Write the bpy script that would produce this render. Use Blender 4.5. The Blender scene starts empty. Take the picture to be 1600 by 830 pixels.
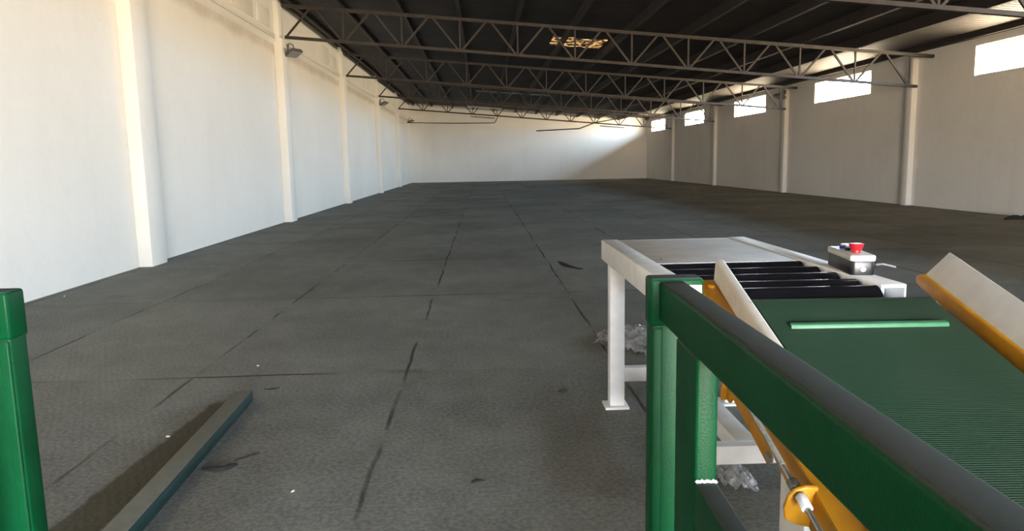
import bpy, bmesh, math, random
from mathutils import Matrix, Vector, noise
random.seed(7)
S = bpy.context.scene
COL = S.collection
# ------------------------------------------------------------------ camera
CAM_H = 1.35
def cam_axes():
    dy = Vector((752.5-800, 415-252, 1150)).normalized()     # room depth axis seen from the camera
    r = math.radians(1.4)
    up = Vector((-math.sin(r), math.cos(r), 0))
    dz = (up-dy*up.dot(dy)).normalized()
    dx = dz.cross(dy)
    if dx.x < 0: dx = -dx
    return dx, dy, dz
_a = cam_axes()
right = Vector((_a[0].x, _a[1].x, _a[2].x)); upv = Vector((_a[0].y, _a[1].y, _a[2].y)); fwd = Vector((_a[0].z, _a[1].z, _a[2].z))
cd = bpy.data.cameras.new('camera'); cam = bpy.data.objects.new('camera', cd); COL.objects.link(cam)
cd.sensor_width = 36; cd.lens = 1150/1600*36; cd.clip_start = 0.02; cd.clip_end = 300
m = Matrix((right, upv, -fwd)).transposed().to_4x4(); m.translation = (0, 0, CAM_H)
cam.matrix_world = m
S.camera = cam
# ------------------------------------------------------------------ light and exposure
S.view_settings.view_transform = 'Standard'; S.view_settings.look = 'None'
S.view_settings.gamma = 1; S.view_settings.use_curve_mapping = False
S.view_settings.exposure = 0.0
S.cycles.max_bounces = 10; S.cycles.diffuse_bounces = 7; S.cycles.transparent_max_bounces = 12
S.cycles.sample_clamp_indirect = 8
SKY = 108.0
w = bpy.data.worlds.new('daylight'); S.world = w; w.use_nodes = True
nt = w.node_tree; nt.nodes.clear()
out = nt.nodes.new('ShaderNodeOutputWorld'); bg = nt.nodes.new('ShaderNodeBackground')
tc = nt.nodes.new('ShaderNodeTexCoord'); sp = nt.nodes.new('ShaderNodeSeparateXYZ'); mr = nt.nodes.new('ShaderNodeMapRange')
mr.inputs['From Min'].default_value = -1; mr.inputs['From Max'].default_value = 1
cr = nt.nodes.new('ShaderNodeValToRGB')
E = cr.color_ramp.elements
E[0].position = 0.0; E[0].color = (.72, .52, .32, 1)
E[1].position = 1.0; E[1].color = (.45, .62, 1.0, 1)
for p, c in ((.488, (1.0, .80, .56, 1)), (.512, (.93, .93, .95, 1)), (.60, (.64, .81, 1.0, 1))):
    e = E.new(p); e.color = c
bg.inputs['Strength'].default_value = SKY
nt.links.new(tc.outputs['Generated'], sp.inputs[0]); nt.links.new(sp.outputs['Z'], mr.inputs['Value'])
nt.links.new(mr.outputs[0], cr.inputs[0]); nt.links.new(cr.outputs[0], bg.inputs['Color']); nt.links.new(bg.outputs[0], out.inputs[0])

XL, XR, YB, YF = -4.72, 11.15, 49.85, -9.0
WINS = [(-2.6, 0.8), (5.2, 8.75), (13.12, 16.6), (21.1, 24.65), (28.98, 32.55), (37.05, 40.5), (44.95, 48.45)]
SILL, HEAD = 3.05, 3.70
GATE = (-.6, 3.8, 3.0)          # gateway in the front wall, behind the camera
def roof_z(x): return 5.23-.0781*(x-XL)
def portal(name, loc, rot, sx, sy):
    l = bpy.data.lights.new(name, 'AREA'); l.shape = 'RECTANGLE'; l.size = sx; l.size_y = sy
    l.cycles.is_portal = True
    o = bpy.data.objects.new(name, l); COL.objects.link(o); o.location = loc; o.rotation_euler = rot
for i, (a, b) in enumerate(WINS):
    portal('window_daylight', (XR+.16, (a+b)/2, (SILL+HEAD)/2), (0, math.radians(90), 0), HEAD-SILL, b-a)
portal('gate_daylight', ((GATE[0]+GATE[1])/2, YF-.2, GATE[2]/2), (math.radians(90), 0, 0), GATE[1]-GATE[0], GATE[2])

# ------------------------------------------------------------------ materials
def new_mat(name):
    mt = bpy.data.materials.new(name); mt.use_nodes = True
    return mt, mt.node_tree, mt.node_tree.nodes['Principled BSDF']
class NG:
    """small node helper"""
    def __init__(s, nt): s.nt = nt
    def n(s, t, **kw):
        nd = s.nt.nodes.new(t)
        for k, v in kw.items(): setattr(nd, k, v)
        return nd
    def link(s, a, b): s.nt.links.new(a, b)
    def put(s, inp, v):
        if hasattr(v, 'is_output'): s.link(v, inp)
        else: inp.default_value = v
    def math(s, op, a, b=0.0, c=None, clamp=False):
        nd = s.n('ShaderNodeMath', operation=op); nd.use_clamp = clamp
        s.put(nd.inputs[0], a); s.put(nd.inputs[1], b)
        if c is not None: s.put(nd.inputs[2], c)
        return nd.outputs[0]
    def noise(s, vec, scale, detail=4, rough=.55):
        nd = s.n('ShaderNodeTexNoise'); nd.inputs['Scale'].default_value = scale
        nd.inputs['Detail'].default_value = detail; nd.inputs['Roughness'].default_value = rough
        if vec is not None: s.link(vec, nd.inputs['Vector'])
        return nd.outputs['Fac']
    def ramp(s, f, lo, hi, a=0.0, b=1.0, smooth=True):
        nd = s.n('ShaderNodeMapRange'); nd.interpolation_type = 'SMOOTHSTEP' if smooth else 'LINEAR'
        s.put(nd.inputs['Value'], f); nd.inputs['From Min'].default_value = lo; nd.inputs['From Max'].default_value = hi
        nd.inputs['To Min'].default_value = a; nd.inputs['To Max'].default_value = b
        return nd.outputs[0]
    def mix(s, f, a, b):
        nd = s.n('ShaderNodeMix', data_type='RGBA'); s.put(nd.inputs[0], f)
        for i, v in ((6, a), (7, b)):
            if hasattr(v, 'is_output'): s.link(v, nd.inputs[i])
            else: nd.inputs[i].default_value = (*v, 1)
        return nd.outputs[2]
    def bump(s, h, strength, dist):
        nd = s.n('ShaderNodeBump'); nd.inputs['Strength'].default_value = strength; nd.inputs['Distance'].default_value = dist
        s.link(h, nd.inputs['Height']); return nd.outputs[0]
    def obj(s): return s.n('ShaderNodeTexCoord').outputs['Object']
    def world(s): return s.n('ShaderNodeNewGeometry').outputs['Position']
    def sep(s, v):
        nd = s.n('ShaderNodeSeparateXYZ'); s.link(v, nd.inputs[0]); return nd.outputs
    def comb(s, x, y, z):
        nd = s.n('ShaderNodeCombineXYZ')
        for i, v in enumerate((x, y, z)): s.put(nd.inputs[i], v)
        return nd.outputs[0]

def paint(name, col, rough=.4, var=.15, dust=0.0, dust_col=(.16, .165, .16), bump=.15, scale=12, metal=0.0, coat=0.0, chips=None):
    mt, nt, b = new_mat(name); g = NG(nt); v = g.obj()
    f = g.noise(v, scale)
    c = g.mix(g.ramp(f, .3, .7), tuple(x*(1-var) for x in col), tuple(min(1, x*(1+var)) for x in col))
    r = rough
    if chips:
        k = g.ramp(g.noise(v, 35, 3), .68, .72)
        c = g.mix(k, c, chips)
    if dust:
        nz = g.sep(g.n('ShaderNodeNewGeometry').outputs['Normal'])[2]
        k = g.math('MULTIPLY', g.ramp(nz, .55, .95), g.ramp(g.noise(v, 25, 5), .2, .75, dust*.7, dust))
        c = g.mix(k, c, dust_col)
        r = g.math('ADD', g.math('MULTIPLY', k, .45), rough, clamp=True)
    g.link(c, b.inputs['Base Color']) ; g.put(b.inputs['Roughness'], r)
    b.inputs['Metallic'].default_value = metal
    if coat: b.inputs['Coat Weight'].default_value = coat; b.inputs['Coat Roughness'].default_value = .15
    if bump: g.link(g.bump(g.noise(v, 260, 2), bump, .002), b.inputs['Normal'])
    return mt

def wall_mat(name, col, dirt, band_col=None):
    mt, nt, b = new_mat(name); g = NG(nt); v = g.world()
    big = g.noise(v, .35, 5, .6); fine = g.noise(v, 9, 4)
    x, y, z = g.sep(v)
    streak = g.noise(g.comb(g.math('MULTIPLY', x, 2.2), g.math('MULTIPLY', y, 2.2), g.math('MULTIPLY', z, .18)), 1.0, 4)
    k = g.math('MULTIPLY', g.ramp(big, .35, .75), .5)
    k = g.math('ADD', k, g.math('MULTIPLY', g.ramp(streak, .5, .8), .2))
    k = g.math('ADD', k, g.math('MULTIPLY', g.ramp(fine, .45, .8), .2), clamp=True)
    c = g.mix(k, col, dirt)
    if band_col:      # darker uneven band coloured in just under the ledge of the ring beam
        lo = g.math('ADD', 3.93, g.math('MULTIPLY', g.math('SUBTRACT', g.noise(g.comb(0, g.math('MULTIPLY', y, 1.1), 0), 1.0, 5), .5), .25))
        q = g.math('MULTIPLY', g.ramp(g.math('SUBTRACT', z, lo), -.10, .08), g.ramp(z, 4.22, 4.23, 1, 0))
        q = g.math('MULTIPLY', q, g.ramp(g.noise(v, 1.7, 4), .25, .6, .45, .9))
        c = g.mix(q, c, band_col)
    g.link(c, b.inputs['Base Color'])
    b.inputs['Roughness'].default_value = .8; b.inputs['Specular IOR Level'].default_value = .08
    h = g.math('ADD', g.noise(v, 4, 4), g.math('MULTIPLY', g.noise(v, 60, 3), .25))
    g.link(g.bump(h, .35, .02), b.inputs['Normal'])
    return mt
M = {}
M['wall'] = wall_mat('white_plaster', (.86, .825, .765), (.74, .70, .63))
M['wall_banded'] = wall_mat('banded_white_plaster', (.86, .82, .755), (.76, .72, .65), (.64, .57, .48))
M['wall_grey'] = wall_mat('greyed_white_plaster', (.85, .81, .74), (.70, .65, .57))
M['wall_rough'] = wall_mat('rough_white_plaster', (.82, .79, .73), (.60, .55, .46))
M['steel_rust'] = paint('rusty_dark_steel', (.026, .018, .014), .65, .4, scale=5)
M['purlin'] = paint('dark_brown_steel', (.026, .018, .015), .7, .3, scale=4)
M['green'] = paint('glossy_green_enamel', (.0012, .050, .016), .38, .10, dust=.95, dust_col=(.085, .09, .09), bump=.2)
M['green'].node_tree.nodes['Principled BSDF'].inputs['Specular IOR Level'].default_value = .08
M['dark_green'] = paint('dark_green_enamel', (.006, .030, .027), .5, .2, dust=.97, dust_col=(.16, .16, .125), bump=.2)
M['yellow'] = paint('amber_yellow_enamel', (.44, .195, .008), .42, .12, bump=.12)
M['white'] = paint('white_enamel', (.86, .845, .82), .42, .05, bump=.12)
M['cream'] = paint('cream_white_enamel', (.78, .73, .64), .42, .07, bump=.12, chips=(.60, .56, .48))
M['plate'] = paint('worn_pale_steel_plate', (.66, .65, .635), .55, .10, scale=6, bump=.1, metal=.0)
M['grey'] = paint('mid_grey_paint', (.26, .27, .28), .5, .1)
M['black'] = paint('black_plastic', (.012, .012, .014), .35, .2, bump=.05)
M['roller'] = paint('black_roller_coating', (.010, .010, .013), .22, .2, bump=.06)
M['lid'] = paint('ivory_plastic', (.72, .72, .66), .4, .04, bump=.05)
M['red'] = paint('red_plastic', (.42, .010, .018), .35, .05, bump=0)
M['blue'] = paint('blue_plastic', (.03, .03, .42), .3, .05, bump=0)
M['pale'] = paint('white_plastic', (.8, .8, .82), .3, .03, bump=0)
M['zinc'] = paint('zinc_plated_steel', (.42, .42, .38), .35, .15, metal=.8, bump=.05)
M['steel'] = paint('oily_dark_steel', (.12, .115, .095), .4, .2, metal=.6, bump=.05)
M['lamp'] = paint('grey_cast_housing', (.10, .095, .09), .55, .2)
M['scrap'] = paint('black_rubber_scrap', (.010, .010, .009), .7, .3)
M['paper'] = paint('white_paper', (.45, .44, .41), .8, .05)
M['tube'] = paint('grey_fluorescent_tube', (.45, .45, .45), .4, .05)

def roof_mat():
    mt, nt, b = new_mat('dark_corrugated_roof'); g = NG(nt); v = g.world(); x, y, z = g.sep(v)
    k = g.ramp(g.noise(v, .8, 5), .35, .75)
    g.link(g.mix(k, (.014, .010, .008), (.030, .022, .018)), b.inputs['Base Color'])
    b.inputs['Roughness'].default_value = .7
    wv = g.math('SINE', g.math('MULTIPLY', y, 36.0))
    g.link(g.bump(wv, .6, .02), b.inputs['Normal'])
    return mt
M['roof'] = roof_mat()

def floor_mat():
    mt, nt, b = new_mat('grey_green_ribbed_matting'); g = NG(nt); v = g.world(); x, y, z = g.sep(v)
    wob = g.math('MULTIPLY', g.math('SUBTRACT', g.noise(v, 1.3, 3), .5), .05)
    PX, PY = 1.37, 2.76
    def line(c, off, per, wd, soft):
        t = g.math('ADD', g.math('DIVIDE', g.math('ADD', g.math('ADD', c, wob), -off), per), .5)
        d = g.math('MULTIPLY', g.math('ABSOLUTE', g.math('SUBTRACT', g.math('FRACT', t), .5)), per)
        return g.ramp(d, wd, wd+soft, 1, 0)
    def wear(lo, hi, sx, sy):
        return g.ramp(g.noise(g.comb(g.math('MULTIPLY', x, sx), g.math('MULTIPLY', y, sy), 3.0), 1.0, 3), lo, hi)
    lx = g.math('MULTIPLY', line(x, -.52, PX, .003, .014), wear(.41, .60, 1.5, 1.1))
    ly = g.math('MULTIPLY', line(y, 7.45, PY, .005, .018), wear(.44, .60, .55, 1.2))
    smx = g.math('MULTIPLY', line(x, -.52, PX, .0, .11), wear(.55, .75, 2.0, 2.2))
    smy = g.math('MULTIPLY', line(y, 7.45, PY, .0, .09), wear(.52, .72, 1.4, 2.0))
    seam = g.math('MAXIMUM', lx, ly)
    smear = g.math('MULTIPLY', g.math('MAXIMUM', smx, smy), .5)
    k = g.math('MAXIMUM', seam, smear)
    # one tint per mat
    wn = g.n('ShaderNodeTexWhiteNoise', noise_dimensions='2D')
    g.link(g.comb(g.math('FLOOR', g.math('DIVIDE', g.math('ADD', x, .52), PX)), g.math('FLOOR', g.math('DIVIDE', g.math('ADD', y, -7.45), PY)), 0), wn.inputs['Vector'])
    big = g.noise(v, .55, 5, .6); fine = g.noise(v, 45, 4, .7); mid = g.noise(v, 4.5, 4)
    t = g.math('ADD', g.math('MULTIPLY', g.ramp(big, .3, .7), .45), g.math('MULTIPLY', g.ramp(fine, .35, .65), .5))
    t = g.math('ADD', t, g.math('MULTIPLY', g.math('SUBTRACT', wn.outputs['Value'], .5), .22))
    t = g.math('ADD', t, g.math('MULTIPLY', g.math('SUBTRACT', mid, .5), .5), clamp=True)
    c = g.mix(t, (.115, .118, .105), (.270, .272, .245))
    c = g.mix(g.math('MULTIPLY', g.ramp(g.noise(v, 1.1, 4), .58, .75), .35), c, (.080, .077, .067))
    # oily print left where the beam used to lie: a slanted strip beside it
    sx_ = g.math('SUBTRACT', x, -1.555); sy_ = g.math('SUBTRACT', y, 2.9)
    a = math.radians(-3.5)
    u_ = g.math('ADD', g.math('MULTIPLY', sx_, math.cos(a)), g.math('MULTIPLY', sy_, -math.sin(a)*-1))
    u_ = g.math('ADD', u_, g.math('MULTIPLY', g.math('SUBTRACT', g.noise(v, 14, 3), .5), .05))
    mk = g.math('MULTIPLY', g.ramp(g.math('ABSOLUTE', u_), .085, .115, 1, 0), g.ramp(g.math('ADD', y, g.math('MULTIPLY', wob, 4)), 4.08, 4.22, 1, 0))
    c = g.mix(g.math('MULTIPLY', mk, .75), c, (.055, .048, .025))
    c = g.mix(g.math('MULTIPLY', k, .85), c, (.028, .028, .026))
    g.link(c, b.inputs['Base Color'])
    b.inputs['Roughness'].default_value = .78; b.inputs['Specular IOR Level'].default_value = .08
    rib = g.math('SINE', g.math('MULTIPLY', g.math('ADD', x, g.math('MULTIPLY', y, .5)), 150.0))
    h = g.math('ADD', g.math('MULTIPLY', rib, .08), g.math('MULTIPLY', fine, 1.2))
    h = g.math('SUBTRACT', h, g.math('MULTIPLY', k, 1.5))
    g.link(g.bump(h, .5, .006), b.inputs['Normal'])
    return mt
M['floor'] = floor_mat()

def belt_mat():
    mt, nt, b = new_mat('green_ribbed_belt'); g = NG(nt); v = g.obj(); x, y, z = g.sep(v)
    rib = g.math('SINE', g.math('MULTIPLY', y, 2*math.pi/.0072))
    k = g.ramp(rib, -.6, .8)
    n = g.ramp(g.noise(v, 4, 5), .3, .75); n2 = g.ramp(g.noise(v, 60, 3), .3, .7)
    c = g.mix(k, (.012, .040, .021), (.024, .068, .036))
    c = g.mix(g.math('MULTIPLY', n, .45), c, (.040, .060, .040))
    c = g.mix(g.math('MULTIPLY', n2, .2), c, (.014, .04, .022))
    g.link(c, b.inputs['Base Color']); b.inputs['Roughness'].default_value = .6
    g.link(g.bump(rib, .35, .0015), b.inputs['Normal'])
    return mt
M['belt'] = belt_mat()
M['cleat'] = paint('light_green_rubber', (.045, .17, .085), .5, .1)

def film_mat():
    mt, nt, b = new_mat('clear_plastic_film'); g = NG(nt); v = g.obj()
    b.inputs['Base Color'].default_value = (.48, .47, .47, 1); b.inputs['Roughness'].default_value = .18
    b.inputs['Specular IOR Level'].default_value = .8
    g.link(g.bump(g.noise(v, 30, 4), .7, .01), b.inputs['Normal'])
    g.link(g.ramp(g.noise(v, 18, 3), .35, .7, .40, .9), b.inputs['Alpha'])
    return mt
M['film'] = film_mat()
def glass_mat():
    mt, nt, b = new_mat('window_glass'); g = NG(nt)
    tr = g.n('ShaderNodeBsdfTransparent'); gl = g.n('ShaderNodeBsdfGlossy'); gl.inputs['Roughness'].default_value = .02
    mx = g.n('ShaderNodeMixShader'); mx.inputs[0].default_value = .05
    tr.inputs[0].default_value = (.95, .97, .97, 1)
    g.link(tr.outputs[0], mx.inputs[1]); g.link(gl.outputs[0], mx.inputs[2])
    g.link(mx.outputs[0], nt.nodes['Material Output'].inputs[0])
    return mt
M['glass'] = glass_mat()
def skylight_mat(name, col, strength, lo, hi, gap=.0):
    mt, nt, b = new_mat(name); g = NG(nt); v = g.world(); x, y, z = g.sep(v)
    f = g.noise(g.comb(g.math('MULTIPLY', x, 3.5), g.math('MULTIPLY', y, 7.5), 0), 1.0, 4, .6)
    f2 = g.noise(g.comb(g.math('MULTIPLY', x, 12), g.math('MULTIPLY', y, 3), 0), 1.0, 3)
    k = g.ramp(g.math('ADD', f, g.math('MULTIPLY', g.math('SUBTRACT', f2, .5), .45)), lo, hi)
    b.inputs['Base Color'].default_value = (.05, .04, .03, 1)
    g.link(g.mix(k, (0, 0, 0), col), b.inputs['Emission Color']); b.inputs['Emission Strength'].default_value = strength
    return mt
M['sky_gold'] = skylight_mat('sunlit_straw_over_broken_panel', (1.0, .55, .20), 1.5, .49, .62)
M['sky_green'] = skylight_mat('dirty_green_translucent_panel', (.30, .62, .55), .09, .40, .75)

# ------------------------------------------------------------------ mesh helpers
I4 = Matrix.Identity(4)
YAW = Matrix.Rotation(math.radians(-1.6), 4, 'Z')                    # the machines stand turned a little in the hall
TABLE = YAW @ Matrix.Translation((.915, 3.955, 0)) @ Matrix.Rotation(math.radians(1.35), 4, 'Z')
BELT = YAW @ Matrix.Translation((1.03, 2.21, .862)) @ Matrix.Rotation(math.radians(-1.35), 4, 'Z') @ Matrix.Rotation(math.radians(14.55), 4, 'X')
class MB:
    def __init__(s): s.bm = bmesh.new()
    def box(s, x0, x1, y0, y1, z0, z1, mat=None):
        vs = [s.bm.verts.new((x, y, z)) for z in (z0, z1) for y in (y0, y1) for x in (x0, x1)]
        if mat is not None:
            for v in vs: v.co = mat @ v.co
        for f in ((0, 2, 3, 1), (4, 5, 7, 6), (0, 1, 5, 4), (2, 6, 7, 3), (0, 4, 6, 2), (1, 3, 7, 5)):
            s.bm.faces.new([vs[i] for i in f])
        return s
    def bar(s, a, b, wd, ht, up=(0, 0, 1)):
        a, b = Vector(a), Vector(b); d = (b-a); L = d.length; d.normalize(); u = Vector(up)
        sx = d.cross(u)
        if sx.length < 1e-4: sx = Vector((1, 0, 0))
        sx.normalize(); u2 = sx.cross(d)
        mt = Matrix((sx, d, u2)).transposed().to_4x4(); mt.translation = a
        return s.box(-wd/2, wd/2, 0, L, -ht/2, ht/2, mt)
    def tube(s, pts, r, seg=12, caps=True):
        pts = [Vector(p) for p in pts]; rings = []
        prev = None
        for i, p in enumerate(pts):
            d = (pts[min(i+1, len(pts)-1)]-pts[max(i-1, 0)]).normalized()
            if prev is None:
                n = d.cross(Vector((0, 0, 1)))
                if n.length < 1e-3: n = d.cross(Vector((1, 0, 0)))
            else: n = prev-d*prev.dot(d)
            n.normalize(); prev = n; q = d.cross(n)
            rr = r[i] if isinstance(r, (list, tuple)) else r
            rings.append([s.bm.verts.new(p+(n*math.cos(t)+q*math.sin(t))*rr) for t in [2*math.pi*k/seg for k in range(seg)]])
        for a, b in zip(rings, rings[1:]):
            for k in range(seg): s.bm.faces.new((a[k], a[(k+1) % seg], b[(k+1) % seg], b[k]))
        if caps:
            s.bm.faces.new(rings[0][::-1]); s.bm.faces.new(rings[-1])
        return s
    def prism(s, poly, a0, a1, axis='x', mat=None):
        """polygon in the two remaining axes, extruded along axis"""
        def P(p, t):
            c = {'x': (t, p[0], p[1]), 'y': (p[0], t, p[1]), 'z': (p[0], p[1], t)}[axis]
            return (mat @ Vector(c)) if mat is not None else c
        A = [s.bm.verts.new(P(p, a0)) for p in poly]; B = [s.bm.verts.new(P(p, a1)) for p in poly]
        n = len(poly)
        s.bm.faces.new(A[::-1]); s.bm.faces.new(B)
        for i in range(n): s.bm.faces.new((A[i], A[(i+1) % n], B[(i+1) % n], B[i]))
        return s
    def lathe(s, prof, centre, seg=24, axis='z'):
        rings = []
        for r, h in prof:
            ring = []
            for k in range(seg):
                t = 2*math.pi*k/seg
                c = Vector((r*math.cos(t), r*math.sin(t), h))
                if axis == 'y': c = Vector((c.x, c.z, c.y))
                if axis == 'x': c = Vector((c.z, c.x, c.y))
                ring.append(s.bm.verts.new(c+Vector(centre)))
            rings.append(ring)
        for a, b in zip(rings, rings[1:]):
            for k in range(seg): s.bm.faces.new((a[k], a[(k+1) % seg], b[(k+1) % seg], b[k]))
        s.bm.faces.new(rings[0][::-1]); s.bm.faces.new(rings[-1])
        return s
    def build(s, name, mat, parent=None, frame=I4, bevel=0, seg=2, smooth=False, subsurf=0):
        bmesh.ops.recalc_face_normals(s.bm, faces=s.bm.faces)
        if bevel:
            bmesh.ops.bevel(s.bm, geom=[e for e in s.bm.edges if e.is_manifold and e.calc_face_angle(0) > .4], offset=bevel, segments=seg, profile=.5, affect='EDGES', clamp_overlap=True)
        me = bpy.data.meshes.new(name); s.bm.to_mesh(me); s.bm.free()
        me.materials.append(mat)
        o = bpy.data.objects.new(name, me); COL.objects.link(o)
        if smooth or bevel:
            for p in me.polygons: p.use_smooth = True
            try: me.set_sharp_from_angle(angle=math.radians(38))
            except Exception: pass
        mw = frame.copy()
        if parent is not None:
            o.parent = parent
            o.matrix_local = world_of(parent).inverted() @ mw
        else: o.matrix_world = mw
        o['_w'] = [x for r in mw for x in r]
        if subsurf:
            md = o.modifiers.new('subsurf', 'SUBSURF'); md.levels = md.render_levels = subsurf
        return o
def world_of(o):
    return Matrix([o['_w'][i*4:i*4+4] for i in range(4)])
def tag(o, label, cat, group=None):
    o['label'] = label; o['category'] = cat
    if group: o['group'] = group
    return o
def thing(name, label, cat, loc, group=None):
    o = bpy.data.objects.new(name, None); COL.objects.link(o); o.location = loc
    o.empty_display_size = .1
    o['_w'] = [x for r in Matrix.Translation(loc) for x in r]
    return tag(o, label, cat, group)
def struct(o): o['kind'] = 'structure'; return o
def strip_tmp():
    for o in COL.objects:
        if '_w' in o: del o['_w']

# ------------------------------------------------------------------ the hall
def ngrid(mb, xs, ys, zf):
    vs = [[mb.bm.verts.new((x, y, zf(x, y))) for x in xs] for y in ys]
    for j in range(len(ys)-1):
        for i in range(len(xs)-1): mb.bm.faces.new((vs[j][i], vs[j][i+1], vs[j+1][i+1], vs[j+1][i]))
    return mb
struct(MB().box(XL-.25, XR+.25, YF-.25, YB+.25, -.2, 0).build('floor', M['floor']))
# roof sheet; it runs on past the right wall as an eave
HX0, HX1, HY0, HY1 = 2.05, 3.54, 20.75, 22.25
mb = MB()
OV = 12.55
def roof_slab(x0, x1, y0, y1):
    if x1 <= x0: return
    mb.prism([(x0, roof_z(x0)), (x1, roof_z(x1)), (x1, roof_z(x1)+.06), (x0, roof_z(x0)+.06)], y0, y1, 'y')
roof_slab(XL-.3, OV, YF-.25, YB+.3)
struct(mb.build('ceiling', M['roof']))
struct(MB().box(XL-.25, XL, YF-.25, YB+.25, 0, roof_z(XL)).build('wall_left', M['wall_banded']))
mb = MB().box(XR, XR+.2, YF-.25, YB+.25, 0, SILL).box(XR, XR+.2, YF-.25, YB+.25, HEAD, roof_z(XR+.2))
ys = [YF-.25]+[v for a in WINS for v in a]+[YB+.25]
for a, b in zip(ys[0::2], ys[1::2]): mb.box(XR, XR+.2, a, b, SILL, HEAD)
struct(mb.build('wall_right', M['wall_grey']))
struct(MB().prism([(XL, 0), (XR, 0), (XR, roof_z(XR)), (XL, roof_z(XL))], YB, YB+.25, 'y').build('wall_back', M['wall']))
mb = MB().prism([(XL, 0), (GATE[0], 0), (GATE[0], roof_z(GATE[0])), (XL, roof_z(XL))], YF-.25, YF, 'y')
mb.prism([(GATE[1], 0), (XR, 0), (XR, roof_z(XR)), (GATE[1], roof_z(GATE[1]))], YF-.25, YF, 'y')
mb.prism([(GATE[0], GATE[2]), (GATE[1], GATE[2]), (GATE[1], roof_z(GATE[1])), (GATE[0], roof_z(GATE[0]))], YF-.25, YF, 'y')
struct(mb.build('wall_front', M['wall']))
for i, (a, b) in enumerate(WINS):
    e = bpy.data.objects.new('window_%d' % (i+1), None); COL.objects.link(e); e.location = (XR+.15, (a+b)/2, SILL); e['kind'] = 'structure'
    e['_w'] = [x for r in Matrix.Translation(e.location) for x in r]
    f = MB()
    for z in (SILL+.015, HEAD-.015): f.box(XR+.12, XR+.16, a, b, z-.015, z+.015)
    for y in (a+.015, b-.015): f.box(XR+.12, XR+.16, y-.015, y+.015, SILL+.03, HEAD-.03)
    f.build('frame', M['white'], e)
    MB().box(XR+.137, XR+.143, a+.03, b-.03, SILL+.03, HEAD-.03).build('pane', M['glass'], e)
# pilasters and ring beam on the left wall, pilasters on the right wall
tn = 0
LPIL = [2.5, 10.41, 17.95, 25.72, 34.05, 41.85]
for y in LPIL:
    tn += 1
    struct(MB().box(XL, XL+.19, y-.24, y+.24, 0, 4.24).box(XL, XL+.12, y-.16, y+.16, 4.24, roof_z(XL+.12)-.005).build('trim_%d' % tn, M['wall'], bevel=.012))
for y in [10.9, 18.9, 26.85, 35.0, 42.8]:
    tn += 1
    struct(MB().box(XR-.15, XR, y-.13, y+.13, 0, 3.80).build('trim_%d' % tn, M['wall_grey'], bevel=.012))
tn += 1
mb = MB()
for a, b in zip([YF]+[y+.24 for y in LPIL], [y-.24 for y in LPIL]+[YB]):
    mb.prism([(XL, 4.10), (XL+.03, 4.13), (XL+.06, 4.20), (XL+.06, 4.222), (XL, 4.222)], a, b, 'y')
    mb.box(XL, XL+.045, a, b, 4.242, 4.34)
struct(mb.build('trim_%d' % tn, M['wall']))
# rough infill patches above the ring beam, just before each pilaster
tn += 1
mb = MB()
for k, y in enumerate(LPIL[1:]):
    for (p, q, z1) in ((3.1, 1.75, 4.98), (1.45, .5, 4.86)):
        mb.box(XL, XL+.018, y-p, y-q, 4.40+.02*(k % 2), z1-.03*(k % 3))
struct(mb.build('trim_%d' % tn, M['wall_rough'], bevel=.006))

# ------------------------------------------------------------------ roof trusses
NX = [-4.57+1.375*k for k in range(12)]                     # bottom nodes
def bz(x): return 3.928-.0888*x
def tz(x): return 4.655-.0868*x
ORD = ['nearest rusty roof truss, cut off by the top edge of the photo',
       'second rusty roof truss from the camera, its left end above the largest floodlight',
       'third rusty lattice roof truss from the camera, just beyond the golden broken skylight',
       'fourth rusty lattice roof truss from the camera, its left end above the small left floodlight',
       'farthest dark lattice roof truss, standing out against the pale back wall']
TY = [10.45, 18.15, 26.05, 34.1, 41.95]
def make_truss(y, label):
    t = thing('roof_truss', label, 'roof truss', (XL+.19, y, bz(XL+.19)), 'lattice roof trusses')
    P = lambda x, f: (x, y, f(x))
    x0, x1 = XL+.16, XR-.02
    MB().bar(P(x0, tz), P(x1, tz), .09, .075).build('top_chord', M['steel_rust'], t)
    MB().bar(P(x0, bz), P(XR-.4, bz), .09, .065).build('bottom_chord', M['steel_rust'], t)
    for i, x in enumerate(NX):
        if i: MB().bar(P(x, bz), P(x, tz), .04, .035, up=(0, 1, 0)).build('vertical', M['steel_rust'], t)
        xm = x+.6875
        if xm < XR-.1:
            MB().bar((x+.03, y, bz(x+.03)), (xm-.05, y, tz(xm-.05)), .045, .04, up=(0, 1, 0)).build('diagonal', M['steel_rust'], t)
            if i+1 < len(NX):
                xe = NX[i+1]
                MB().bar((xm+.05, y, tz(xm+.05)), (xe-.03, y, bz(xe-.03)), .045, .04, up=(0, 1, 0)).build('diagonal', M['steel_rust'], t)
    return t
for y, l in zip(TY, ORD): make_truss(y, l)
NTH = ['first', 'second', 'third', 'fourth', 'fifth', 'sixth', 'seventh', 'eighth', 'ninth', 'tenth', 'eleventh', 'twelfth']
for i, x in enumerate(NX[:-1]):
    xx = x if i else XL+.32
    o = MB().prism([(xx-.04, tz(xx-.04)+.0375), (xx+.04, tz(xx+.04)+.0375), (xx+.04, roof_z(xx+.04)), (xx-.04, roof_z(xx-.04))], YF, YB, 'y').build('roof_purlin', M['purlin'])
    tag(o, 'long dark roof purlin under the ceiling sheets, %s from the left wall' % NTH[i], 'roof beam', 'roof purlins')
# eave beam along the top of the right wall
o = MB().prism([(XR-.12, 3.87), (XR, 3.87), (XR, roof_z(XR)), (XR-.12, roof_z(XR-.12))], YF, YB, 'y').build('eave_beam', M['purlin'])
tag(o, 'dark eave beam running along the top of the right wall above the windows', 'roof beam')

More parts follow.
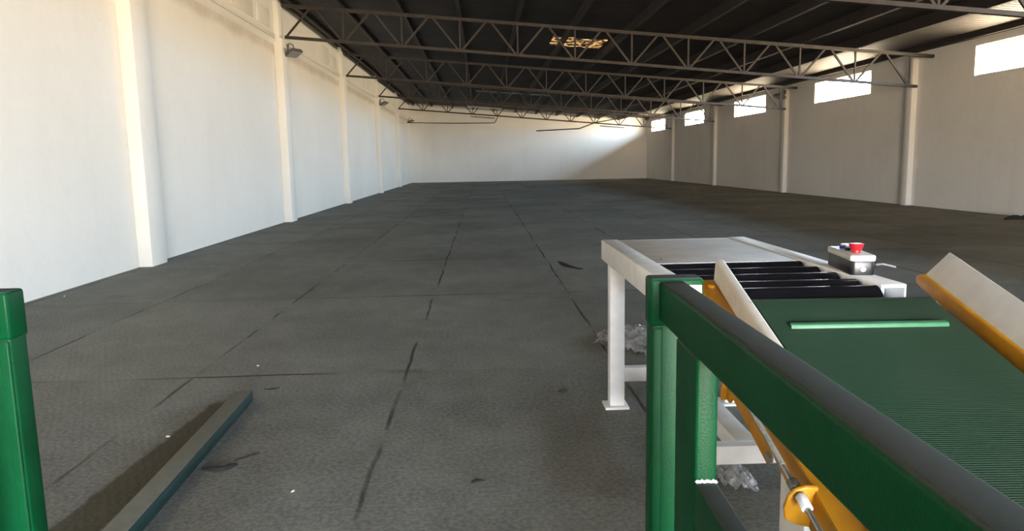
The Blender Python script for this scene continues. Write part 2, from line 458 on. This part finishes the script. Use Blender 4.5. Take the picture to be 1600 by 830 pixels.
# broken skylight and dull skylight
def roof_panel(name, x0, x1, y0, y1, dz, mat):
    return MB().prism([(x0, roof_z(x0)+dz), (x1, roof_z(x1)+dz), (x1, roof_z(x1)+dz+.012), (x0, roof_z(x0)+dz+.012)], y0, y1, 'y').build(name, mat)
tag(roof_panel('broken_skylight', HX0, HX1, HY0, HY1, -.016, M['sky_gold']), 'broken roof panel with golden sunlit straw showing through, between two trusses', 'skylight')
tag(roof_panel('dull_skylight', -.2, 3.6, 37.55, 38.35, -.016, M['sky_green']), 'dirty greenish translucent roof strip near the far end of the roof', 'skylight')

# fluorescent battens and bent conduits under the far trusses
def batten(x0, x1, y, label):
    zc = lambda x: bz(x)-.13
    t = thing('fluorescent_batten', label, 'strip light', ((x0+x1)/2, y, zc((x0+x1)/2)), 'hanging fluorescent strip lights')
    MB().bar((x0, y, zc(x0)), (x1, y, zc(x1)), .06, .04).build('housing', M['lamp'], t)
    MB().tube([(x0+.05, y, zc(x0+.05)-.035), (x1-.05, y, zc(x1-.05)-.035)], .015, 8).build('tube', M['tube'], t)
    for x in (x0+.3, x1-.3): MB().tube([(x, y, zc(x)), (x, y, bz(x))], .008, 6).build('hanger', M['lamp'], t)
batten(-.62, 1.0, 34.1, 'pale strip light hanging under the fourth truss, in front of the greenish roof strip')
batten(-.56, .80, 41.95, 'dark strip light hanging under the left half of the farthest truss')
batten(6.7, 8.1, 41.95, 'strip light hanging under the right half of the farthest truss')
def conduit(pts, r, label):
    tag(MB().tube(pts, r, 8).build('bent_conduit', M['steel_rust'], smooth=True), label, 'pipe')
conduit([(.97, 41.95, bz(.97)-.03), (.80, 41.95, 3.48), (.72, 41.95, 3.465), (-1.6, 43.5, 3.56), (-4.55, 46.5, 3.80)], .022, 'thin bent conduit dropping from the farthest truss toward the left wall')
conduit([(7.97, 41.95, bz(7.97)+.40), (6.45, 41.95, bz(6.45)+.03), (5.55, 41.95, 3.07), (5.4, 41.95, 3.06), (3.2, 43.0, 3.02)], .03, 'thicker bent conduit dropping from the farthest truss right of centre')

# floodlights
def floodlight(loc, side, s, label, tilt=35, yaw=0):
    """side +1: fixed to the left wall and throwing into the hall"""
    t = thing('floodlight', label, 'floodlight', loc, 'wall floodlights')
    F = Matrix.Translation(loc) @ Matrix.Rotation(math.radians(yaw), 4, 'Z') @ Matrix.Diagonal((side*s, s, s, 1))
    H = F @ Matrix.Translation((.28, 0, -.20)) @ Matrix.Rotation(math.radians(tilt)*-1, 4, 'Y')
    hb = MB().box(-.17, .17, -.22, .22, -.035, .035)
    for k in range(7): hb.box(-.15+.05*k-.006, -.15+.05*k+.006, -.2, .2, .035, .075)
    hb.build('housing', M['lamp'], t, H, bevel=.008)
    MB().box(-.145, .145, -.19, .19, -.045, -.034).build('lens', M['grey'], t, H)
    MB().box(-.01, .03, -.06, .06, -.08, .08).build('wall_plate', M['lamp'], t, F)
    MB().tube([(.0, 0, .05), (.12, 0, .10), (.26, 0, .06), (.31, 0, -.06), (.29, 0, -.17)], .014, 8).tube([(.02, 0, -.05), (.06, .0, -.16), (.13, 0, -.24)], .02, 8).build('bracket', M['lamp'], t, F, smooth=True)
floodlight((XL+.19, 18.15, 4.10), 1, .78, 'large grey floodlight on a bracket at the top of the second left pilaster', 25, -35)
floodlight((XL+.19, 34.15, 4.15), 1, .8, 'small dark floodlight on the far left pilaster under the fourth truss', 25, -25)
floodlight((XL+.02, 48.9, 4.15), 1, .8, 'farthest dark floodlight high in the back left corner', 25, -25)
floodlight((XR-.15, 26.75, 3.62), -1, .85, 'grey floodlight high on a right wall pilaster between two bright windows', 25, 20)

# ------------------------------------------------------------------ white roller table (table frame: x across, y towards the back wall, z up)
t = thing('roller_table', 'white steel roller table with a pale top plate and black rollers', 'roller table', TABLE @ Vector((0, -.8, 0)))
RZ0, RZ1 = .812, .918
for s in (-1, 1):
    x0, x1 = (-.39, -.302) if s < 0 else (.302, .39)
    MB().box(x0, x1, -1.56, 0, RZ0, RZ1).build('side_rail', M['white'], t, TABLE, bevel=.004)
    r = MB().box(x0+.012, x1-.012, -1.566, -1.556, RZ0+.012, RZ1-.012).build('rail_end', M['grey'], t, TABLE)
    r['label'] = 'grey open end of the white rail'
MB().box(-.302, .302, -.035, -.001, RZ0, RZ1-.004).build('end_rail', M['white'], t, TABLE, bevel=.003)
# top plate with rounded inner notch corners
poly = [(-.301, -.036), (.301, -.036), (.301, -.90)]
poly += [(.285, -.925), (-.285, -.925), (-.297, -.915), (-.301, -.90)]
MB().prism(poly, .900, .914, 'z').build('top_plate', M['plate'], t, TABLE, bevel=.002)
MB().lathe([(.006, 0), (.006, .004), (.003, .006)], (-.255, -.80, .913), 12).build('plate_screw', M['steel'], t, TABLE)
for k, y in enumerate([-.985, -1.14, -1.295, -1.45, -1.60]):
    if k == 4: y = -1.585
    ro = MB().lathe([(.012, -.300), (.045, -.300), (.055, -.292), (.055, .292), (.045, .300), (.012, .300)], (0, y+.04, .859), 28, 'x').build('roller', M['roller'], t, TABLE, smooth=True)
    MB().lathe([(.012, -.306), (.012, .306)], (0, y+.04, .859), 12, 'x').build('axle', M['zinc'], ro, TABLE)
LEGY = (-.045, -1.17)
for ly in LEGY:
    for s in (-1, 1):
        xc = s*.317
        lg = MB().box(xc-.040, xc+.040, ly-.04, ly+.04, .012, RZ0).build('leg', M['white'], t, TABLE, bevel=.006)
        MB().box(xc-.068, xc+.062, ly-.068, ly+.062, .0, .012).build('foot_plate', M['white'], lg, TABLE, bevel=.002)
    MB().box(-.277, .277, ly-.03, ly+.03, .145, .222).build('cross_rail', M['white'], t, TABLE, bevel=.004)
MB().box(-.03, .06, LEGY[1]+.03, LEGY[0]-.03, .15, .222).build('centre_rail', M['white'], t, TABLE, bevel=.004)

# control box on the right rail
t = thing('control_box', 'black and ivory push button box with red stop knob on the white rail', 'control box', TABLE @ Vector((.352, -1.22, RZ1)))
CB = TABLE @ Matrix.Translation((.364, -1.222, RZ1)) @ Matrix.Rotation(math.radians(-9.5), 4, 'Z')
def rrect(hx, hy, r, n=5):
    p = []
    for cx, cy, a0 in ((hx-r, hy-r, 0), (-hx+r, hy-r, 90), (-hx+r, -hy+r, 180), (hx-r, -hy+r, 270)):
        for k in range(n+1):
            a = math.radians(a0+90*k/n); p.append((cx+r*math.cos(a), cy+r*math.sin(a)))
    return p
MB().prism(rrect(.042, .145, .016), 0, .050, 'z').build('base', M['black'], t, CB, bevel=.002)
MB().prism(rrect(.045, .149, .017), .050, .072, 'z').build('lid', M['lid'], t, CB, bevel=.005, seg=3)
for y, c, nm in ((.075, 'blue', 'push_button'), (.012, 'black', 'push_button')):
    bt = MB().lathe([(.018, .071), (.018, .080), (.015, .083)], (0, y, 0), 20).build('push_button', M[c], t, CB, smooth=True)
    MB().lathe([(.0145, .083), (.0145, .088), (.012, .090)], (0, y, 0), 20).build('button_cap', M['pale'], bt, CB, smooth=True)
    bt['label'] = 'blue ringed push button' if c == 'blue' else 'black ringed push button'
kn = MB().lathe([(.016, .071), (.016, .082), (.020, .085), (.025, .098), (.026, .103), (.024, .106)], (0, -.062, 0), 24).build('stop_knob', M['red'], t, CB, smooth=True); kn['label'] = 'red mushroom stop knob'
MB().lathe([(.010, -.002), (.010, 0), (.007, 0), (.007, -.001)], (0.0, -.1455, .022), 20, 'y').build('end_plug', M['grey'], t, CB)
MB().tube([(.042, -.09, .03), (.060, -.09, .03)], .010, 12).build('cable_gland', M['black'], t, CB)
MB().tube([(.058, -.09, .03), (.080, -.10, .035), (.105, -.085, .028), (.14, -.06, .018)], .004, 8).build('cable', M['grey'], t, CB, smooth=True)

# ------------------------------------------------------------------ inclined belt conveyor (belt frame: u across, v up the slope, w out of the belt)
t = thing('belt_conveyor', 'inclined conveyor with ribbed green belt and yellow side frames', 'conveyor', BELT @ Vector((0, -1.3, -.55)))
LV = -2.7; R = .05
mb = MB(); prof = []
prof.append((LV, R))
n = 60
for k in range(n+1): prof.append((LV+(0-LV)*k/n, R))
for k in range(1, 13): a = math.radians(90-180*k/12); prof.append((R*math.cos(a), R*math.sin(a)))
for k in range(1, 9): prof.append((LV*k/8, -R))
for k in range(1, 12): a = math.radians(-90-180*k/12); prof.append((LV+R*math.cos(a), R*math.sin(a)))
prof = prof[1:]
mb.prism(prof, -.27, .27, 'x')
o = mb.build('belt', M['belt'], t, BELT, smooth=True)
cl = MB().prism([(-.185, R-.001), (-.157, R-.001), (-.163, R+.010), (-.179, R+.010)], -.218, .226, 'x').build('belt_cleat', M['cleat'], t, BELT, bevel=.002)
cl['label'] = 'light green raised cleat across the belt'
MB().lathe([(.014, -.335), (.014, .335)], (0, 0, 0), 16, 'x').build('pulley_shaft', M['zinc'], t, BELT)
# guides
MB().box(-.350, -.322, LV+.1, .175, .043, .121).build('left_guide', M['cream'], t, BELT, bevel=.009, seg=3)
gr = MB().prism([(.326, .058), (.338, .050), (.402, .130), (.390, .138)], LV+.1, .155, 'y').build('right_guide', M['white'], t, BELT, bevel=.002)
# left side frame
pl = [(.185, .036), (.185, .0), (.12, -.06), (-.195, -.112), (-.232, -.140), (-.276, -.134), (-.30, -.102), (-.60, -.092), (-.612, -.045), (-.775, -.05), (LV-.05, -.055), (LV-.05, .036)]
lf = MB().prism(pl, -.402, -.394, 'x').build('left_side_frame', M['yellow'], t, BELT, bevel=.0015)
MB().box(-.401, -.322, LV, .185, .030, .042).build('top_flange', M['yellow'], lf, BELT, bevel=.002)
MB().lathe([(.012, .042), (.012, .047), (.008, .049)], (-.366, .128, 0), 6).build('flange_bolt', M['yellow'], lf, BELT)
MB().box(-.418, -.402, -.255, -.238, -.137, -.06).build('stiffener_tab', M['yellow'], lf, BELT, bevel=.002)
# right side frame with its curved end
pr = [(.16, .062), (.19, .042), (.186, .020), (.15, .014), (.06, .014), (-.02, .004), (-.08, -.02), (-.16, -.10), (LV-.05, -.10), (LV-.05, .062)]
MB().prism(pr, .318, .340, 'x').build('right_side_frame', M['yellow'], t, BELT, bevel=.006, seg=3)
MB().box(.346, .356, LV, .10, -.13, .03).build('side_skirt', M['white'], t, BELT, bevel=.002)
# tension rod with bracket and nuts
RU, RW = -.432, .018
rod = MB().tube([(RU, -.40, RW-.005), (RU, -1.25, RW+.035)], .0058, 14)
o = rod.build('tension_rod', M['zinc'], t, BELT, smooth=True)
th = MB()
for k in range(60):
    v = -.42-.0058*k; ww = RW-.005+.040*(-.40-v)/.85
    th.lathe([(.0058, -.0014), (.0072, 0), (.0058, .0014)], (RU, v, ww), 10, 'y')
th.build('thread', M['zinc'], o, BELT)
def rodw(v): return RW-.005+.040*(-.40-v)/.85
MB().lathe([(.0135, -.014), (.0135, .014)], (RU, -.831, rodw(-.831)), 6, 'y').build('lock_nut', M['steel'], o, BELT, bevel=.002)
nn = MB().lathe([(.0125, -.018), (.0125, .018)], (RU, -.885, rodw(-.885)), 6, 'y').build('lock_nut', M['pale'], o, BELT, bevel=.002); nn['label'] = 'pale plated nut'
br = [(-.394, .05), (-.42, .052), (-.44, .045), (-.452, .03), (-.458, 0), (-.452, -.03), (-.43, -.043), (-.394, -.053)]
MB().prism(br, -.858, -.847, 'y').build('rod_bracket', M['yellow'], t, BELT, bevel=.004)
MB().box(-.414, -.402, -.638, -.612, -.062, -.045).build('clamp_plate', M['zinc'], t, BELT, bevel=.002)
# legs under the conveyor (machine frame)
for (x0, x1) in ((.640, .70), (1.33, 1.39)):
    lg = MB().prism([(1.50, .012), (1.64, .012), (1.64, .635), (1.50, .60)], x0, x1, 'x').build('leg', M['white'], t, YAW, bevel=.004)
    MB().box(x0-.02, x1+.02, 1.48, 1.66, 0, .012).build('foot_plate', M['white'], lg, YAW)
    lg = MB().prism([(-.20, .012), (-.12, .012), (-.12, .155), (-.20, .135)], x0-.045, x1-.045, 'x').build('leg', M['white'], t, YAW, bevel=.004)
    MB().box(x0-.065, x1-.025, -.22, -.10, 0, .012).build('foot_plate', M['white'], lg, YAW)
MB().box(.70, 1.33, 1.54, 1.60, .30, .36).build('cross_rail', M['white'], t, YAW, bevel=.004)

# ------------------------------------------------------------------ green guard rails (machine frame)
def guard(side, label):
    """built for the right-hand one; the other is its mirror"""
    F = YAW if side > 0 else YAW @ Matrix.Translation((-.604, 0, 0)) @ Matrix.Diagonal((-1, 1, 1, 1))
    g = thing('guard_rail', label, 'guard rail', F @ Vector((.29, .3, 0)), 'green guard rails')
    MB().box(.254, .342, 1.255, 1.30, 0, 1.065).build('end_post', M['green'], g, F, bevel=.005, seg=3)
    MB().box(.2515, .3445, 1.2525, 1.3025, 1.058, 1.143).build('post_sleeve', M['green'], g, F, bevel=.006, seg=3)
    MB().box(.256, .2735, 1.2495, 1.2565, .02, 1.056).build('edge_strip', M['green'], g, F, bevel=.003, seg=3)
    MB().box(.267, .312, -.72, 1.2535, 1.068, 1.139).build('top_rail', M['green'], g, F, bevel=.007, seg=3)
    MB().box(.267, .2985, 1.0, 1.125, 0, 1.070).build('mid_post', M['green'], g, F, bevel=.004, seg=3)
    MB().box(.267, .2985, -.72, 1.001, .810, .887).build('lower_rail', M['green'], g, F, bevel=.004, seg=3)
    MB().box(.262, .318, -.78, -.72, 0, 1.139).build('rear_post', M['green'], g, F, bevel=.005, seg=3)
    wl = MB()
    for k in range(9): wl.lathe([(.001, -.003), (.0035, 0), (.001, .003)], (.270+.0033*k, .9985, .8885+random.uniform(-.001, .002)), 8)
    w_ = wl.build('weld_bead', M['pale'], g, F, smooth=True); w_['label'] = 'pale weld spatter at the foot of the post'
    if side > 0:
        s = MB().box(.318, .341, 1.2508, 1.2532, 1.066, 1.131).build('white_patch', M['pale'], g, F, bevel=.0008)  # thin white patch on the near face of the sleeve
        s['label'] = 'white patch on the post sleeve'
guard(1, 'green tubular guard rail with dusty top bar beside the belt conveyor')
guard(-1, 'green guard rail post cut off by the left edge of the photo')

# ------------------------------------------------------------------ things on the floor
def Wp(x, y): return Vector((x, y, 0))
a, b = Vector((-1.405, 4.17, 0)), Vector((-1.335, 2.2, 0))
d = (b-a).normalized(); s_ = Vector((-d.y, d.x, 0))
BM = Matrix((s_, -d, Vector((0, 0, 1)))).transposed().to_4x4(); BM.translation = a
t = thing('steel_beam', 'dark green steel channel with dusty top lying on the floor', 'steel beam', a)
L = (b-a).length
MB().box(-.048, .048, -L, 0, .052, .062).build('web', M['dark_green'], t, BM, bevel=.002)
MB().box(.038, .048, -L, 0, 0, .053).build('flange', M['dark_green'], t, BM, bevel=.002)
MB().box(-.048, -.038, -L, 0, 0, .053).build('flange', M['dark_green'], t, BM, bevel=.002)

def scrap(x, y, l, wd, ang, label, h=.012, mat='scrap', name='rubber_scrap', cat='scrap', seed=1, group=None):
    rnd = random.Random(seed); n = 9; mb = MB(); rows = []
    for k in range(n+1):
        tt = k/n; c = Vector((l*(tt-.5), math.sin(tt*5+seed)*wd*.35, 0)); ww = wd*(.35+.65*math.sin(math.pi*min(.95, max(.08, tt))))*rnd.uniform(.7, 1.2)/2
        z = h*(.4+.6*math.sin(math.pi*tt))*rnd.uniform(.7, 1.2)
        rows.append([mb.bm.verts.new(c+Vector((0, o*ww, zz))) for o, zz in ((-1, 0), (-.55, z*.8), (0, z), (.6, z*.7), (1, 0))])
    for r0, r1 in zip(rows, rows[1:]):
        for i in range(4): mb.bm.faces.new((r0[i], r0[i+1], r1[i+1], r1[i]))
        mb.bm.faces.new((r0[4], r0[0], r1[0], r1[4]))
    mb.bm.faces.new(rows[0]); mb.bm.faces.new(rows[-1][::-1])
    F = Matrix.Translation((x, y, .0005)) @ Matrix.Rotation(math.radians(ang), 4, 'Z')
    return tag(mb.build(name, M[mat], None, F, smooth=True), label, cat, group)
scrap(-1.215, 3.21, .15, .05, 18, 'black torn rubber strip beside the green steel channel', .02, seed=2)
scrap(-1.13, 3.33, .13, .012, 40, 'thin black thread trailing from the torn strip by the channel', .006, seed=4)
scrap(.446, 4.165, .05, .03, 5, 'small black rubber crumb left of the white table leg', .02, seed=3)
scrap(-.05, 2.98, .06, .02, 15, 'short black sliver on the floor seam in the foreground', .008, seed=5)
scrap(1.08, 9.35, .75, .10, 108, 'long dark torn strip on the floor behind the roller table', .02, seed=6)
scrap(10.64, 14.2, .5, .25, 10, 'black heap lying at the foot of the right wall', .10, seed=7)
scrap(-1.31, 4.39, .09, .02, 20, 'black sliver just beyond the far end of the steel channel', .008, seed=8)
for i, (x, y, lab) in enumerate([(-1.616, 3.629, 'white cigarette stub on the dark oily strip beside the channel'), (-.82, 2.945, 'white paper crumb on the floor right of the steel channel'),
        (-1.085, 2.60, 'white paper crumb at the bottom edge right of the channel'), (-1.554, 4.927, 'white paper crumb on the mat beyond the channel end'), (-4.50, 7.95, 'white paper crumb at the foot of the left wall near the camera')]):
    scrap(x, y, .022, .009, 30+i*40, lab, .008, 'paper', 'paper_scrap', 'litter', 20+i, 'white crumbs on the floor')

def film(cx, cy, sx, sy, hz, ang, label, seed):
    mb = MB(); n = 26; off = Vector((seed*7.3, seed*3.1, 0))
    def z(x, y):
        r = max(0, 1-(x*x+y*y)**.5)
        q = abs(noise.noise(Vector((x*2.4, y*2.4, 0))+off))+.5*abs(noise.noise(Vector((x*5.5, y*5.5, 1))+off))
        return .004+hz*(r**.6)*(1-1.1*q) if r > 0 else .004
    vs = {}
    for j in range(n+1):
        for i in range(n+1):
            x, y = -1+2*i/n, -1+2*j/n
            e = 1+.35*noise.noise(Vector((math.atan2(y, x)*1.3, seed, 0)))
            if (x*x+y*y)**.5 > e*.92: continue
            vs[i, j] = mb.bm.verts.new((x*sx, y*sy, max(.004, z(x, y))))
    for j in range(n):
        for i in range(n):
            q = [(i, j), (i+1, j), (i+1, j+1), (i, j+1)]
            if all(k in vs for k in q): mb.bm.faces.new([vs[k] for k in q])
    F = Matrix.Translation((cx, cy, 0)) @ Matrix.Rotation(math.radians(ang), 4, 'Z')
    tag(mb.build('plastic_film', M['film'], None, F, smooth=True), label, 'plastic film', 'crumpled clear plastic on the floor')
film(1.10, 5.25, .34, .38, .16, 20, 'crumpled clear plastic film behind the far left leg of the roller table', 1)
film(1.02, 2.90, .09, .17, .10, 10, 'crumpled clear plastic film under the near end of the roller table', 2)
strip_tmp()
